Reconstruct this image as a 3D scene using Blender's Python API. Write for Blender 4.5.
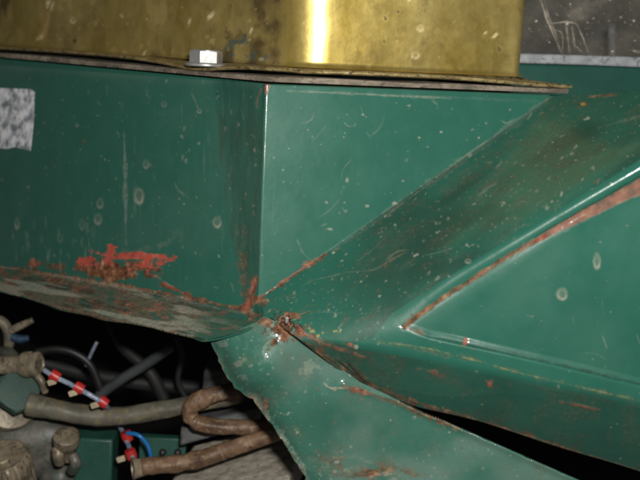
import bpy, math, random
import numpy as np
from mathutils import Vector, Matrix

for o in list(bpy.data.objects): bpy.data.objects.remove(o, do_unlink=True)
scene = bpy.context.scene
COL = scene.collection
R = math.radians

# ------------------------------------------------------------------ camera
CAM = np.array((0.0, -0.56, 0.62)); FPX = 929.0
PITCH, ROLL = R(12.0), R(2.9)
fwd = np.array((0, math.cos(PITCH), -math.sin(PITCH)))
r0 = np.array((1.0, 0, 0)); u0 = np.array((0, math.sin(PITCH), math.cos(PITCH)))
rgt = r0*math.cos(ROLL) + u0*math.sin(ROLL)
upv = u0*math.cos(ROLL) - r0*math.sin(ROLL)
cam = bpy.data.cameras.new('camera'); camo = bpy.data.objects.new('camera', cam); COL.objects.link(camo)
camo.matrix_world = Matrix(((rgt[0], upv[0], -fwd[0], CAM[0]), (rgt[1], upv[1], -fwd[1], CAM[1]),
                            (rgt[2], upv[2], -fwd[2], CAM[2]), (0, 0, 0, 1)))
cam.sensor_width = 36; cam.lens = 36*FPX/640; cam.clip_start = 0.02; cam.clip_end = 50
cam.dof.use_dof = True; cam.dof.focus_distance = 0.60; cam.dof.aperture_fstop = 8.0
scene.camera = camo

# ------------------------------------------------------------------ world, flash, exposure
w = bpy.data.worlds.new('World'); scene.world = w; w.use_nodes = True
bg = w.node_tree.nodes['Background']
bg.inputs[0].default_value = (0.95, 0.97, 1.0, 1); bg.inputs[1].default_value = 0.06
fl = bpy.data.lights.new('camera_flash', 'AREA'); fl.shape = 'RECTANGLE'; fl.size = 0.034; fl.size_y = 0.016
fl.energy = 4.9; fl.color = (1.0, 0.97, 0.92)
flo = bpy.data.objects.new('camera_flash', fl); COL.objects.link(flo)
flo.location = CAM + rgt*0.035 + upv*0.055 - fwd*0.01
flo.rotation_euler = camo.matrix_world.to_euler()
scene.cycles.filter_width = 2.1
vs = scene.view_settings
vs.view_transform = 'Standard'; vs.look = 'None'; vs.gamma = 1; vs.use_curve_mapping = False; vs.exposure = 0.0

# ------------------------------------------------------------------ small maths
def nrm(v): v = np.asarray(v, float); return v/np.linalg.norm(v)
def rays(px, py):
    px = np.asarray(px, float); py = np.asarray(py, float)
    return fwd + ((px-320)/FPX)[..., None]*rgt - ((py-240)/FPX)[..., None]*upv
def at(px, py, y):                       # the point of a sight line that lies at world depth y
    d = rays(px, py); return CAM + d*((y-CAM[1])/d[1])
def hit(px, py, pl):                     # sight line against a plane (point, normal)
    d = rays(px, py); p, n = pl
    return CAM + d*(np.dot(p-CAM, n)/np.dot(d, n))
def tp(PXs, PYs, pl):
    p, n = pl; return np.dot(p-CAM, n)/(rays(PXs, PYs)@n)
def smax(a, b, k):
    h = np.clip(.5+.5*(a-b)/k, 0, 1); return b*(1-h)+a*h+k*h*(1-h)
def smin(a, b, k): return -smax(-a, -b, k)
def sstep(e0, e1, x):
    t = np.clip((x-e0)/(e1-e0), 0, 1); return t*t*(3-2*t)
def lattice(x, y, seed):
    rs = np.random.RandomState(seed); g = rs.rand(257, 257)
    xi = np.floor(x).astype(int); yi = np.floor(y).astype(int)
    fx = x-xi; fy = y-yi; fx = fx*fx*(3-2*fx); fy = fy*fy*(3-2*fy); xi %= 256; yi %= 256
    return (g[yi, xi]*(1-fx)+g[yi, xi+1]*fx)*(1-fy)+(g[yi+1, xi]*(1-fx)+g[yi+1, xi+1]*fx)*fy
def fbm(x, y, scale, seed, octv=3):
    s = 0; a = 1; tot = 0
    for i in range(octv):
        s = s+a*lattice(x/scale*2**i+17.3*i+300, y/scale*2**i+9.1*i+300, seed+i); tot += a; a *= .55
    return s/tot                           # 0..1
def segdist(X, Y, pts):
    best = np.full(X.shape, 1e9); par = np.zeros(X.shape); acc = 0.0
    L = sum(math.hypot(pts[i+1][0]-pts[i][0], pts[i+1][1]-pts[i][1]) for i in range(len(pts)-1))
    for i in range(len(pts)-1):
        ax, ay = pts[i]; bx, by = pts[i+1]; dx, dy = bx-ax, by-ay; l2 = dx*dx+dy*dy+1e-9
        t = np.clip(((X-ax)*dx+(Y-ay)*dy)/l2, 0, 1)
        d = np.hypot(X-ax-t*dx, Y-ay-t*dy); m = d < best
        best[m] = d[m]; par[m] = (acc+t[m]*math.sqrt(l2))/L; acc += math.sqrt(l2)
    return best, par
def inside(X, Y, poly):
    r = np.zeros(X.shape, bool); n = len(poly)
    for i in range(n):
        x1, y1 = poly[i]; x2, y2 = poly[(i+1) % n]
        if y1 == y2: continue
        c = ((y1 > Y) != (y2 > Y)) & (X < (x2-x1)*(Y-y1)/(y2-y1)+x1); r ^= c
    return r
def interp(pts, v, axis=0):
    p = sorted(pts, key=lambda q: q[axis]); return np.interp(v, [q[axis] for q in p], [q[1-axis] for q in p])

# ------------------------------------------------------------------ object helpers
def empty(name, loc, label, cat, group=None):
    o = bpy.data.objects.new(name, None); COL.objects.link(o); o.location = loc; o.empty_display_size = .02
    o['label'] = label; o['category'] = cat
    if group: o['group'] = group
    return o
def mesh_np(name, V, Fq, mat, parent=None, smooth=True, attrs=None, tris=None):
    V = np.asarray(V, float)
    if parent is not None: V = V-np.array(parent.location)
    me = bpy.data.meshes.new(name)
    if isinstance(Fq, np.ndarray):
        nf = len(Fq); k = Fq.shape[1]
        me.vertices.add(len(V)); me.vertices.foreach_set('co', V.astype(np.float32).ravel())
        me.loops.add(nf*k); me.loops.foreach_set('vertex_index', Fq.astype(np.int32).ravel())
        me.polygons.add(nf); me.polygons.foreach_set('loop_start', np.arange(0, nf*k, k, dtype=np.int32))
        me.update(calc_edges=True); me.validate()
    else:
        me.from_pydata([tuple(v) for v in V], [], [tuple(f) for f in Fq])
    if smooth: me.polygons.foreach_set('use_smooth', np.ones(len(me.polygons), bool))
    if attrs:
        for an, A in attrs.items():
            at_ = me.attributes.new(an, 'FLOAT_COLOR', 'POINT'); at_.data.foreach_set('color', A.astype(np.float32).ravel())
    me.update()
    o = bpy.data.objects.new(name, me); COL.objects.link(o)
    me.materials.append(mat)
    if parent is not None: o.parent = parent
    return o
def sub(o, parent):                        # hand a part down to its part: keep it where it is
    o.parent = parent; return o
def tag(o, label, cat, group=None):
    o['label'] = label; o['category'] = cat
    if group: o['group'] = group
    return o
def catmull(P, n):
    P = np.asarray(P, float); m = len(P)
    Q = np.vstack([2*P[0]-P[1], P, 2*P[-1]-P[-2]]); out = []
    for i in range(m-1):
        a, b, c, d = Q[i:i+4]
        for t in np.linspace(0, 1, n, endpoint=False):
            out.append(.5*((2*b)+(c-a)*t+(2*a-5*b+4*c-d)*t*t+(3*b-a-3*c+d)*t**3))
    out.append(P[-1]); return np.array(out)
def tube_geo(P, rad, seg=20, bump=0.0, seed=0, caps=True):
    P = np.asarray(P, float); n = len(P); rad = np.broadcast_to(np.asarray(rad, float), (n,))
    T = np.gradient(P, axis=0); T /= np.linalg.norm(T, axis=1)[:, None]
    N = np.cross(T[0], (0.3, 0.2, 1.0)); N = nrm(N); V = []
    rs = np.random.RandomState(seed)
    for i in range(n):
        N = nrm(N-T[i]*np.dot(N, T[i])); B = np.cross(T[i], N)
        a = np.arange(seg)*2*math.pi/seg
        rr = rad[i]*np.ones(seg)
        if bump:
            rr = rr+bump*(fbm(np.minimum(a, 2*math.pi-a)*4, np.full(seg, i*.55), 2.0, seed, 3)-.5)*2
        V.append(P[i]+np.outer(np.cos(a)*rr, N)+np.outer(np.sin(a)*rr, B))
    V = np.vstack(V); F = []
    for i in range(n-1):
        for j in range(seg):
            k = (j+1) % seg; F.append((i*seg+j, (i+1)*seg+j, (i+1)*seg+k, i*seg+k))
    if caps:
        F.append(tuple(range(seg))); F.append(tuple((n-1)*seg+j for j in reversed(range(seg))))
    return V, F
def tube(name, P, rad, mat, parent=None, seg=20, bump=0.0, seed=0, sm=True):
    V, F = tube_geo(P, rad, seg, bump, seed)
    return mesh_np(name, V, F, mat, parent, sm)
def frame_of(axis, hint=(1, 0, 0)):
    a = nrm(axis); x = nrm(np.array(hint)-a*np.dot(hint, a)); return x, np.cross(a, x), a
def lathe(name, origin, axis, prof, mat, parent=None, seg=36, hint=(1, 0, 0), ribs=None, sm=True):
    x, y, a = frame_of(axis, hint); V = []; F = []; n = len(prof)
    for (r, h, *k) in prof:
        for j in range(seg):
            q = 2*math.pi*j/seg; rr = r
            if ribs and k and k[0]: rr = r*(1+ribs[1]*(1 if (j*ribs[0]//seg*2+int((j*ribs[0]/seg) % 1 > .5)) % 2 else -1))
            V.append(origin+x*math.cos(q)*rr+y*math.sin(q)*rr+a*h)
    for i in range(n-1):
        for j in range(seg):
            k = (j+1) % seg; F.append((i*seg+j, i*seg+k, (i+1)*seg+k, (i+1)*seg+j))
    F.append(tuple(reversed(range(seg)))); F.append(tuple((n-1)*seg+j for j in range(seg)))
    o = mesh_np(name, np.array(V), F, mat, parent, sm)
    if sm: o.data.set_sharp_from_angle(angle=R(40))
    return o
def block(name, c, ex, ey, ez, mat, parent=None, bev=.1):      # a box from a centre and three half-axes, edges cut
    c = np.asarray(c, float); ex, ey, ez = (np.asarray(e, float) for e in (ex, ey, ez))
    V = [c+sx*ex+sy*ey+sz*ez for sx in (-1, 1) for sy in (-1, 1) for sz in (-1, 1)]
    F = [(0, 1, 3, 2), (4, 6, 7, 5), (0, 4, 5, 1), (2, 3, 7, 6), (0, 2, 6, 4), (1, 5, 7, 3)]
    o = mesh_np(name, np.array(V), F, mat, parent, True)
    m = o.modifiers.new('edge', 'BEVEL'); m.segments = 3
    m.width = bev*2*min(np.linalg.norm(ex), np.linalg.norm(ey), np.linalg.norm(ez))
    o.data.set_sharp_from_angle(angle=R(50))
    return o

# ------------------------------------------------------------------ materials
def new_mat(name):
    m = bpy.data.materials.new(name); m.use_nodes = True; nt = m.node_tree
    return m, nt, nt.nodes['Principled BSDF']
def nd(nt, t, **kw):
    n = nt.nodes.new(t)
    for k, v in kw.items(): setattr(n, k, v)
    return n
def noise(nt, scale, detail=4, rough=.55, stretch=None, dist=0):
    tc = nd(nt, 'ShaderNodeTexCoord'); n = nd(nt, 'ShaderNodeTexNoise')
    n.inputs['Scale'].default_value = scale; n.inputs['Detail'].default_value = detail
    n.inputs['Roughness'].default_value = rough; n.inputs['Distortion'].default_value = dist
    if stretch:
        mp = nd(nt, 'ShaderNodeMapping'); mp.inputs['Scale'].default_value = stretch
        nt.links.new(tc.outputs['Object'], mp.inputs[0]); nt.links.new(mp.outputs[0], n.inputs[0])
    else: nt.links.new(tc.outputs['Object'], n.inputs[0])
    return n.outputs['Fac']
def ramp(nt, fac, stops):
    r = nd(nt, 'ShaderNodeValToRGB'); e = r.color_ramp.elements
    while len(e) < len(stops): e.new(.5)
    for i, (p, c) in enumerate(stops):
        e[i].position = p; e[i].color = (*c, 1) if len(c) == 3 else c
    nt.links.new(fac, r.inputs[0]); return r.outputs[0]
def mix(nt, fac, a, b):
    m = nd(nt, 'ShaderNodeMix', data_type='RGBA')
    for s, v in ((m.inputs['Factor'], fac), (m.inputs['A'], a), (m.inputs['B'], b)):
        if hasattr(v, 'links'): nt.links.new(v, s)
        elif isinstance(v, (int, float)): s.default_value = v
        else: s.default_value = (*v, 1)
    return m.outputs['Result']
def math_(nt, op, a, b=None, clamp=False):
    m = nd(nt, 'ShaderNodeMath', operation=op, use_clamp=clamp)
    for s, v in zip(m.inputs, (a, b)):
        if v is None: continue
        if hasattr(v, 'links'): nt.links.new(v, s)
        else: s.default_value = v
    return m.outputs[0]
def bump(nt, bs, h, strength, dist=.0005):
    b = nd(nt, 'ShaderNodeBump'); b.inputs['Strength'].default_value = strength; b.inputs['Distance'].default_value = dist
    nt.links.new(h, b.inputs['Height']); nt.links.new(b.outputs[0], bs.inputs['Normal'])
def simple(name, c1, c2, scale=60, rough=.6, metal=0.0, c3=None, bmp=.3, stretch=None, spec=.5, lo=.35, hi=.65):
    m, nt, bs = new_mat(name)
    f = noise(nt, scale, 5, .6, stretch)
    col = ramp(nt, f, [(lo, c1), (hi, c2)])
    if c3:
        f3 = noise(nt, scale*2.3, 5, .65, stretch, .6)
        col = mix(nt, ramp(nt, f3, [(.52, (0, 0, 0)), (.66, (1, 1, 1))]), col, c3)
    nt.links.new(col, bs.inputs['Base Color']); bs.inputs['Roughness'].default_value = rough
    bs.inputs['Metallic'].default_value = metal; bs.inputs['Specular IOR Level'].default_value = spec
    if bmp: bump(nt, bs, noise(nt, scale*5, 4, .6, stretch), bmp)
    return m
def paint_material(name, g1, g2, rough=.36):
    m, nt, bs = new_mat(name)
    A = nd(nt, 'ShaderNodeAttribute', attribute_name='wear_a'); B = nd(nt, 'ShaderNodeAttribute', attribute_name='wear_b')
    sa = nd(nt, 'ShaderNodeSeparateColor'); sb = nd(nt, 'ShaderNodeSeparateColor')
    nt.links.new(A.outputs['Color'], sa.inputs[0]); nt.links.new(B.outputs['Color'], sb.inputs[0])
    pale, primer, rust, grime = sa.outputs[0], sa.outputs[1], sa.outputs[2], A.outputs['Alpha']
    yellow, deep, film = sb.outputs[0], sb.outputs[1], sb.outputs[2]
    fine = noise(nt, 420, 5, .65); patch = noise(nt, 190, 4, .6); mid = noise(nt, 55, 4, .6); tiny = noise(nt, 1500, 3, .6)
    col = mix(nt, ramp(nt, mid, [(.3, (0, 0, 0)), (.7, (1, 1, 1))]), g1, g2)
    gcol = ramp(nt, fine, [(.3, (.042, .042, .022)), (.55, (.1, .098, .058)), (.75, (.24, .21, .15))])
    col = mix(nt, film, col, (.13, .2, .165))
    col = mix(nt, math_(nt, 'MULTIPLY', grime, ramp(nt, tiny, [(.2, (.55,)*3), (.7, (1, 1, 1))])), col, gcol)
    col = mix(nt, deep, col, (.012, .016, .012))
    col = mix(nt, rust, col, ramp(nt, patch, [(.34, (.045, .02, .01)), (.46, (.13, .05, .024)), (.56, (.2, .085, .04)), (.68, (.33, .2, .12))]))
    col = mix(nt, primer, col, ramp(nt, patch, [(.3, (.2, .045, .03)), (.45, (.4, .075, .05)), (.58, (.46, .09, .058)), (.72, (.42, .19, .13))]))
    col = mix(nt, yellow, col, (.27, .27, .1))
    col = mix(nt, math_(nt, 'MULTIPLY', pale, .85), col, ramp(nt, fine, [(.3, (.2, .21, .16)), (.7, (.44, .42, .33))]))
    nt.links.new(col, bs.inputs['Base Color'])
    wsum = math_(nt, 'ADD', math_(nt, 'ADD', math_(nt, 'MULTIPLY', pale, .35), math_(nt, 'MULTIPLY', primer, .35)),
                 math_(nt, 'ADD', math_(nt, 'MULTIPLY', rust, .5), math_(nt, 'MULTIPLY', grime, .45)))
    ro = math_(nt, 'ADD', math_(nt, 'ADD', wsum, math_(nt, 'MULTIPLY', film, .3)), math_(nt, 'ADD', math_(nt, 'MULTIPLY', mid, .12), rough-.06), True)
    nt.links.new(ro, bs.inputs['Roughness'])
    h = math_(nt, 'ADD', math_(nt, 'MULTIPLY', noise(nt, 170, 2, .4), .22), math_(nt, 'MULTIPLY', tiny, math_(nt, 'ADD', wsum, .03)))
    bump(nt, bs, h, .16, .0006)
    bs.inputs['Coat Weight'].default_value = .8; bs.inputs['Coat Roughness'].default_value = .13; bs.inputs['Specular IOR Level'].default_value = .28
    nt.links.new(math_(nt, 'SUBTRACT', .8, math_(nt, 'MULTIPLY', wsum, 1.8), True), bs.inputs['Coat Weight'])
    return m
M = {}
M['paint'] = paint_material('green_paint', (.018, .104, .072), (.024, .119, .083))
M['dark_paint'] = simple('dark_green_paint', (.010, .066, .048), (.014, .08, .06), 40, .6, bmp=.1, spec=.2)
M['foil'] = simple('mottled_foil', (.22, .25, .27), (.95, .96, .98), 120, .45, .1, bmp=.6, lo=.38, hi=.6)
M['zinc'] = simple('zinc', (.3, .3, .29), (.46, .46, .44), 90, .42, .55, bmp=.15)
M['gasket'] = simple('tan_gasket', (.11, .09, .065), (.27, .22, .165), 70, .8, c3=(.06, .055, .045), stretch=(1, 1, 2))
M['cast'] = simple('oily_casting', (.05, .05, .042), (.15, .14, .115), 55, .45, .1, c3=(.035, .07, .052), bmp=.6)
M['tan_metal'] = simple('tan_metal', (.12, .1, .068), (.33, .27, .185), 60, .45, .2, c3=(.07, .062, .048), bmp=.5)
M['hex_green'] = simple('chipped_green_nut', (.016, .052, .038), (.026, .07, .052), 60, .6, c3=(.035, .06, .045), bmp=.4)
M['hose'] = simple('dusty_hose', (.07, .068, .052), (.15, .135, .1), 45, .5, c3=(.19, .155, .08), bmp=.5)
M['rusty'] = simple('rusty_pipe', (.08, .045, .027), (.21, .125, .07), 70, .5, .1, c3=(.26, .18, .11), bmp=.7)
M['plank'] = simple('weathered_wood', (.24, .21, .17), (.46, .42, .35), 60, .8, c3=(.2, .16, .11), bmp=.5, stretch=(.3, 2.5, 5))
M['grey'] = simple('grey_metal', (.06, .062, .062), (.12, .12, .118), 50, .55, c3=(.04, .04, .04))
M['rod'] = simple('dark_rod', (.05, .055, .06), (.09, .095, .1), 50, .4, .3)
M['black'] = simple('black_rubber', (.008, .008, .008), (.016, .016, .016), 60, .45)
M['unlit_bay'] = simple('unlit_bay_wall', (.006, .006, .006), (.014, .013, .012), 12, .9, spec=.1)  # near-black colour stands for the unlit depth of the bay
M['unlit_bay2'] = simple('sooty_iron', (.008, .008, .009), (.02, .019, .018), 30, .6)
M['red'] = simple('red_tape', (.36, .012, .012), (.46, .03, .025), 60, .4, bmp=.2)
M['cream'] = simple('cream_tag', (.3, .25, .16), (.45, .39, .27), 90, .6)
M['wire'] = simple('pale_blue_wire', (.1, .13, .19), (.3, .35, .43), 120, .35, bmp=0)
M['blue'] = simple('blue_wire', (.01, .12, .36), (.015, .17, .46), 60, .35, bmp=0)
M['dull_blue'] = simple('dull_blue', (.01, .03, .06), (.015, .05, .1), 60, .6)
M['box'] = simple('green_cover', (.012, .06, .045), (.02, .085, .06), 40, .45, bmp=.3)
M['straw'] = simple('dry_straw', (.16, .11, .06), (.28, .2, .11), 200, .7)
M['seal'] = simple('white_seal', (.2, .215, .235), (.36, .38, .4), 90, .6, c3=(.14, .15, .15), bmp=.3)
def brass_material():
    m, nt, bs = new_mat('tarnished_brass')
    A = nd(nt, 'ShaderNodeAttribute', attribute_name='wear_a'); sa = nd(nt, 'ShaderNodeSeparateColor')
    nt.links.new(A.outputs['Color'], sa.inputs[0])
    big = noise(nt, 22, 5, .6, (1, 1, .35), .5); fine = noise(nt, 260, 5, .65); blot = noise(nt, 45, 5, .6, None, .8)
    col = ramp(nt, big, [(.3, (.42, .3, .05)), (.5, (.61, .47, .145)), (.72, (.72, .59, .23))])
    col = mix(nt, math_(nt, 'MULTIPLY', ramp(nt, blot, [(.5, (0,)*3), (.72, (1,)*3)]), .5), col, (.25, .16, .05))
    col = mix(nt, sa.outputs[2], col, (.085, .058, .018))          # dark tarnish, also shade painted beside the corner highlight
    col = mix(nt, sa.outputs[1], col, (.055, .085, .07))              # verdigris
    col = mix(nt, A.outputs['Alpha'], col, (.36, .24, .1))         # brown dirt
    col = mix(nt, sa.outputs[0], col, (.8, .7, .46))               # pale splashes
    nt.links.new(col, bs.inputs['Base Color'])
    cover = math_(nt, 'ADD', math_(nt, 'ADD', sa.outputs[0], sa.outputs[1]), math_(nt, 'ADD', sa.outputs[2], A.outputs['Alpha']), True)
    nt.links.new(math_(nt, 'SUBTRACT', .82, math_(nt, 'MULTIPLY', cover, .5), True), bs.inputs['Metallic'])
    nt.links.new(math_(nt, 'ADD', math_(nt, 'ADD', math_(nt, 'MULTIPLY', big, .12), math_(nt, 'ADD', .22, math_(nt, 'MULTIPLY', fine, .14))), math_(nt, 'MULTIPLY', cover, .35)), bs.inputs['Roughness'])
    bump(nt, bs, math_(nt, 'ADD', fine, math_(nt, 'MULTIPLY', blot, 2.0)), .12, .0005)
    return m
M['brass'] = brass_material()
M['flange'] = simple('grimy_brass_lip', (.24, .175, .075), (.5, .39, .18), 110, .42, .5, c3=(.05, .045, .03), stretch=(1, 1, 2), bmp=.4)
def glass_material():
    m, nt, bs = new_mat('dusty_glass')
    A = nd(nt, 'ShaderNodeAttribute', attribute_name='wear_a'); sa = nd(nt, 'ShaderNodeSeparateColor')
    nt.links.new(A.outputs['Color'], sa.inputs[0])
    bs.inputs['Roughness'].default_value = .05; bs.inputs['Transmission Weight'].default_value = 1; bs.inputs['IOR'].default_value = 1.45
    bs.inputs['Base Color'].default_value = (.8, .8, .76, 1)
    d = nd(nt, 'ShaderNodeBsdfDiffuse'); dust = noise(nt, 30, 5, .65); fine = noise(nt, 500, 3, .6)
    nt.links.new(mix(nt, sa.outputs[0], ramp(nt, dust, [(.35, (.10, .095, .075)), (.7, (.19, .175, .14))]), (.62, .55, .45)), d.inputs[0])
    tr = nd(nt, 'ShaderNodeBsdfTransparent'); gl = nd(nt, 'ShaderNodeBsdfGlossy'); gl.inputs['Roughness'].default_value = .06
    f0 = nd(nt, 'ShaderNodeMixShader'); f0.inputs[0].default_value = .06
    nt.links.new(tr.outputs[0], f0.inputs[1]); nt.links.new(gl.outputs[0], f0.inputs[2])
    f1 = nd(nt, 'ShaderNodeMixShader')
    nt.links.new(math_(nt, 'ADD', math_(nt, 'MULTIPLY', dust, .75), math_(nt, 'ADD', math_(nt, 'MULTIPLY', fine, .12), sa.outputs[0]), True), f1.inputs[0])
    nt.links.new(f0.outputs[0], f1.inputs[1]); nt.links.new(d.outputs[0], f1.inputs[2])
    nt.links.new(f1.outputs[0], nt.nodes['Material Output'].inputs['Surface'])
    return m
M['glass'] = glass_material()

# ------------------------------------------------------------------ wear maps (stains and chips with shapes of their own, some painted light)
STEP = 0.60
X0, X1, Y0, Y1 = -130.0, 712.0, -40.0, 560.0
gx = np.arange(X0, X1, STEP); gy = np.arange(Y0, Y1, STEP)
PX, PY = np.meshgrid(gx, gy)
H, W = PX.shape
N3 = fbm(PX, PY, 3.0, 11, 2); N7 = fbm(PX, PY, 7.0, 23, 3); N18 = fbm(PX, PY, 18.0, 31, 4); N60 = fbm(PX, PY, 60.0, 47, 4)
NV = fbm(PX*1.0, PY*.12, 4.0, 53, 3)                              # vertical streaks
ang = R(34.6); UD = PX*math.cos(ang)-PY*math.sin(ang); VD = PX*math.sin(ang)+PY*math.cos(ang)
ND = fbm(UD*.22, VD, 5.0, 61, 4)                                  # streaks along the shoulder
rs = np.random.RandomState(7)
PALE = None
class Wear:
    def __init__(s):
        s.pale, s.primer, s.rust, s.grime, s.yellow, s.deep, s.film = (np.zeros((H, W)) for _ in range(7))
    def attrs(s, idx):
        a = np.stack([s.pale, s.primer, s.rust, s.grime], -1).reshape(-1, 4)[idx]
        b = np.stack([s.yellow, s.deep, s.film, np.ones((H, W))], -1).reshape(-1, 4)[idx]
        return {'wear_a': np.clip(a, 0, 1), 'wear_b': np.clip(b, 0, 1)}
def win(cx, cy, r):
    i0 = max(0, int((cy-r-Y0)/STEP)); i1 = min(H, int((cy+r-Y0)/STEP)+2)
    j0 = max(0, int((cx-r-X0)/STEP)); j1 = min(W, int((cx+r-X0)/STEP)+2)
    return (slice(i0, max(i1, i0)), slice(j0, max(j1, j0)))
def blob(Mk, cx, cy, rx, ry, a=0, amp=1, rough=.5, soft=.35, nz=None):
    s = win(cx, cy, max(rx, ry)*1.8+2); n = np.clip(((N7 if nz is None else nz)[s]-.5)*2.2+.5, -.2, 1.2)
    X = PX[s]-cx; Y = PY[s]-cy; c, q = math.cos(a), math.sin(a)
    r = np.hypot((X*c+Y*q)/rx, (-X*q+Y*c)/ry)+rough*(n-.5)*2
    Mk[s] = np.maximum(Mk[s], amp*sstep(1+soft, 1-soft, r))
def stroke(Mk, pts, wd, amp=1, rough=.6, broken=0, nz=None, mod=True):
    if Mk is PALE: wd = wd*.72
    if len(pts) > 2: pts = [tuple(p) for p in catmull(pts, 6)]
    xs = [p[0] for p in pts]; ys = [p[1] for p in pts]
    cx, cy = (min(xs)+max(xs))/2, (min(ys)+max(ys))/2
    s = win(cx, cy, max(max(xs)-min(xs), max(ys)-min(ys))/2+wd*3+2)
    d, par = segdist(PX[s], PY[s], pts); n = np.clip((((N7 if nz is None else nz)[s]*.7+N3[s]*.3)-.5)*2.4+.5, -.2, 1.2)
    ww = wd*np.clip(.35+1.3*(np.clip((N18[s]-.5)*2.2+.5, 0, 1)), .35, 1.5) if wd > 1.3 and mod else wd
    r = d/ww+rough*(n-.5)*2
    v = amp*(.5 if Mk is PALE else 1)*sstep(1.3, .55, r)
    if wd < 2.3: v = v*np.clip(.15+1.25*N3[s], 0, 1)*(.35+.65*np.minimum(1, 5*np.minimum(par+.02, 1.02-par)))
    if broken: v = v*sstep(broken-.12, broken+.08, N18[s]*.5+N3[s]*.5)
    Mk[s] = np.maximum(Mk[s], v)
def drop(Mk, cx, cy, rx, ry, amp=.8):                              # dried water drop: faint ring, heavy lower lip
    s = win(cx, cy, max(rx, ry)*1.8+2); X = (PX[s]-cx)/rx; Y = (PY[s]-cy)/ry
    r = np.hypot(X, Y)+.25*(N3[s]-.5)
    v = np.exp(-((r-.85)/.24)**2)*(.35+.75*sstep(-.6, 1., Y))+.28*sstep(1, .6, r)
    Mk[s] = np.maximum(Mk[s], amp*v)
def specks(Mk, n, poly, r0, r1, a0=.25, a1=.9, elong=1.0, ang=0.0, seed=0):
    q = np.random.RandomState(seed); xs = [p[0] for p in poly]; ys = [p[1] for p in poly]; k = 0
    while k < n:
        x = q.uniform(min(xs), max(xs)); y = q.uniform(min(ys), max(ys)); k += 1
        if not inside(np.array([x]), np.array([y]), poly)[0]: continue
        r = .8*(r0+(r1-r0)*q.rand()**4)
        blob(Mk, x, y, r*(1+(elong-1)*q.rand()), r, ang+q.normal()*.25, a0+(a1-a0)*q.rand()**1.6, .7, .5, N3)

# ------------------------------------------------------------------ the body as planes that meet
A = at(258, 300, 0.0)
nT = nrm((math.sin(R(15)), -math.cos(R(15)), .11)); plT = (A, nT)
Bc = hit(266, 84, plT); D = hit(550, 98, plT)
nL = nrm((-math.sin(R(41)), -math.cos(R(41)), .17)); plL = (A+np.array((0, .002, 0)), nL)
G = hit(216, 79, plL)
nF = nrm(np.cross(Bc-A, G-A)); nF = nF if nF@(CAM-A) > 0 else -nF; plF = (A, nF)
dg = nrm(D-A); wv = np.cross(nT, dg); wv = wv if wv[2] < 0 else -wv; wv = nrm(wv)
phi = R(58); nB = nrm(math.cos(phi)*nT-math.sin(phi)*wv); plB = (A, nB)
TW = .056                                                          # the shoulder twists forward towards the right
def twist(X, Y):
    d_ = np.maximum((X-258)*math.sin(ang)+(Y-300)*math.cos(ang), 0)/100
    s_ = ((X-392)*math.cos(ang)-(Y-312)*math.sin(ang))/291
    return TW*d_*np.maximum(s_, 0)**2/(np.maximum(s_, 0)+.12)
C1 = CAM+rays(640., 160.)*(tp(640., 160., plB)-twist(np.array(640.), np.array(160.))); C2 = hit(392, 312, plB); cl = nrm(C1-C2)
nR = np.array((-math.sin(R(3)), -math.cos(R(3)), -.06)); nR = nrm(nR-cl*(nR@cl)); plR = (C2, nR)
E1 = hit(640, 404, plR); E2 = hit(420, 358, plR); el = nrm(E1-E2)
nU = np.array((-.18, -.80, -.60)); nU = nrm(nU-el*(nU@el)); plU = (E2, nU)
ztop = Bc[2]; plTop = (Bc, np.array((0, 0, 1.0)))
LB1 = hit(0, 266, plL); LB2 = hit(245, 309, plL); ll = nrm(LB2-LB1)
wl = np.cross(nL, ll); wl = nrm(wl if wl[2] < 0 else -wl)
ph2 = R(58); nLe = nrm(math.cos(ph2)*nL-math.sin(ph2)*wl); nLe = nLe if nLe[2] > 0 else -nLe; plLe = (LB1, nLe)

tT, tL, tF, tB, tR, tU, tTop, tLe = (tp(PX, PY, p) for p in (plT, plL, plF, plB, plR, plU, plTop, plLe))
tB = tB-twist(PX, PY)
# pressed panel inside the right-hand border
G1 = [(720, 138), (640, 182), (560, 226), (480, 275), (430, 307), (404, 327)]
G2 = [(404, 327), (430, 336), (500, 351), (570, 367), (640, 384), (720, 403)]
panel = G1+G2[1:]
d1, p1 = segdist(PX, PY, G1); d2, _ = segdist(PX, PY, G2); inp = inside(PX, PY, panel)
s1 = np.where(inp, d1, -d1); s2 = np.where(inp, d2, -d2)
below1 = (PY > interp(G1, PX)) | inp
dpt = (.0030+.0022*sstep(70, 5, d1))*sstep(390, 470, PX)
recess = dpt*np.where(inp, sstep(-15, 1, d1)*sstep(-4, 7, d2), np.where(PY < interp(G2, PX), sstep(-15, 1, -d1), sstep(-4, 7, -d2)))
groove = .0003*np.exp(-(d1/3.0)**2)+.0007*np.exp(-(d2/2.6)**2)*sstep(400, 425, PX)
tRr = tR+recess+groove
body_r = smax(smax(tB, tRr, .024), tU, .0032)
tRight = smin(tT, body_r, .0016)
tLeft = smin(tL, tF, .003)
cx_line = np.interp(PY, (84, 300), (266, 258))
tTop2 = tTop
base = smax(tLeft, tT, .0016)
base = smax(base, tTop2, .0035)
right_side = PX > cx_line-1.0
# shoulder and triangle on the right, side panel and ledge on the left
t_left_zone = smin(base, tLe, .002)
t_right_zone = smax(smin(tT, body_r, .0016), np.where(PX < 552, tTop2, -9), .0035)
wz = sstep(-5, 5, PX-np.where(PY < 300, cx_line, 258+(PY-300)*.1))
below = sstep(292, 300, PY)
t_body = np.where(PY < 296, np.where(right_side, smax(smin(base, body_r, .0009), np.where(PX < 552, tTop2, -9), .006), t_left_zone), t_left_zone*(1-wz)+t_right_zone*wz)
# slow dents, hand-beaten unevenness
t_body = t_body+.0011*(fbm(PX, PY, 90, 71, 2)-.5)+.00016*(N18-.5)

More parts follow.
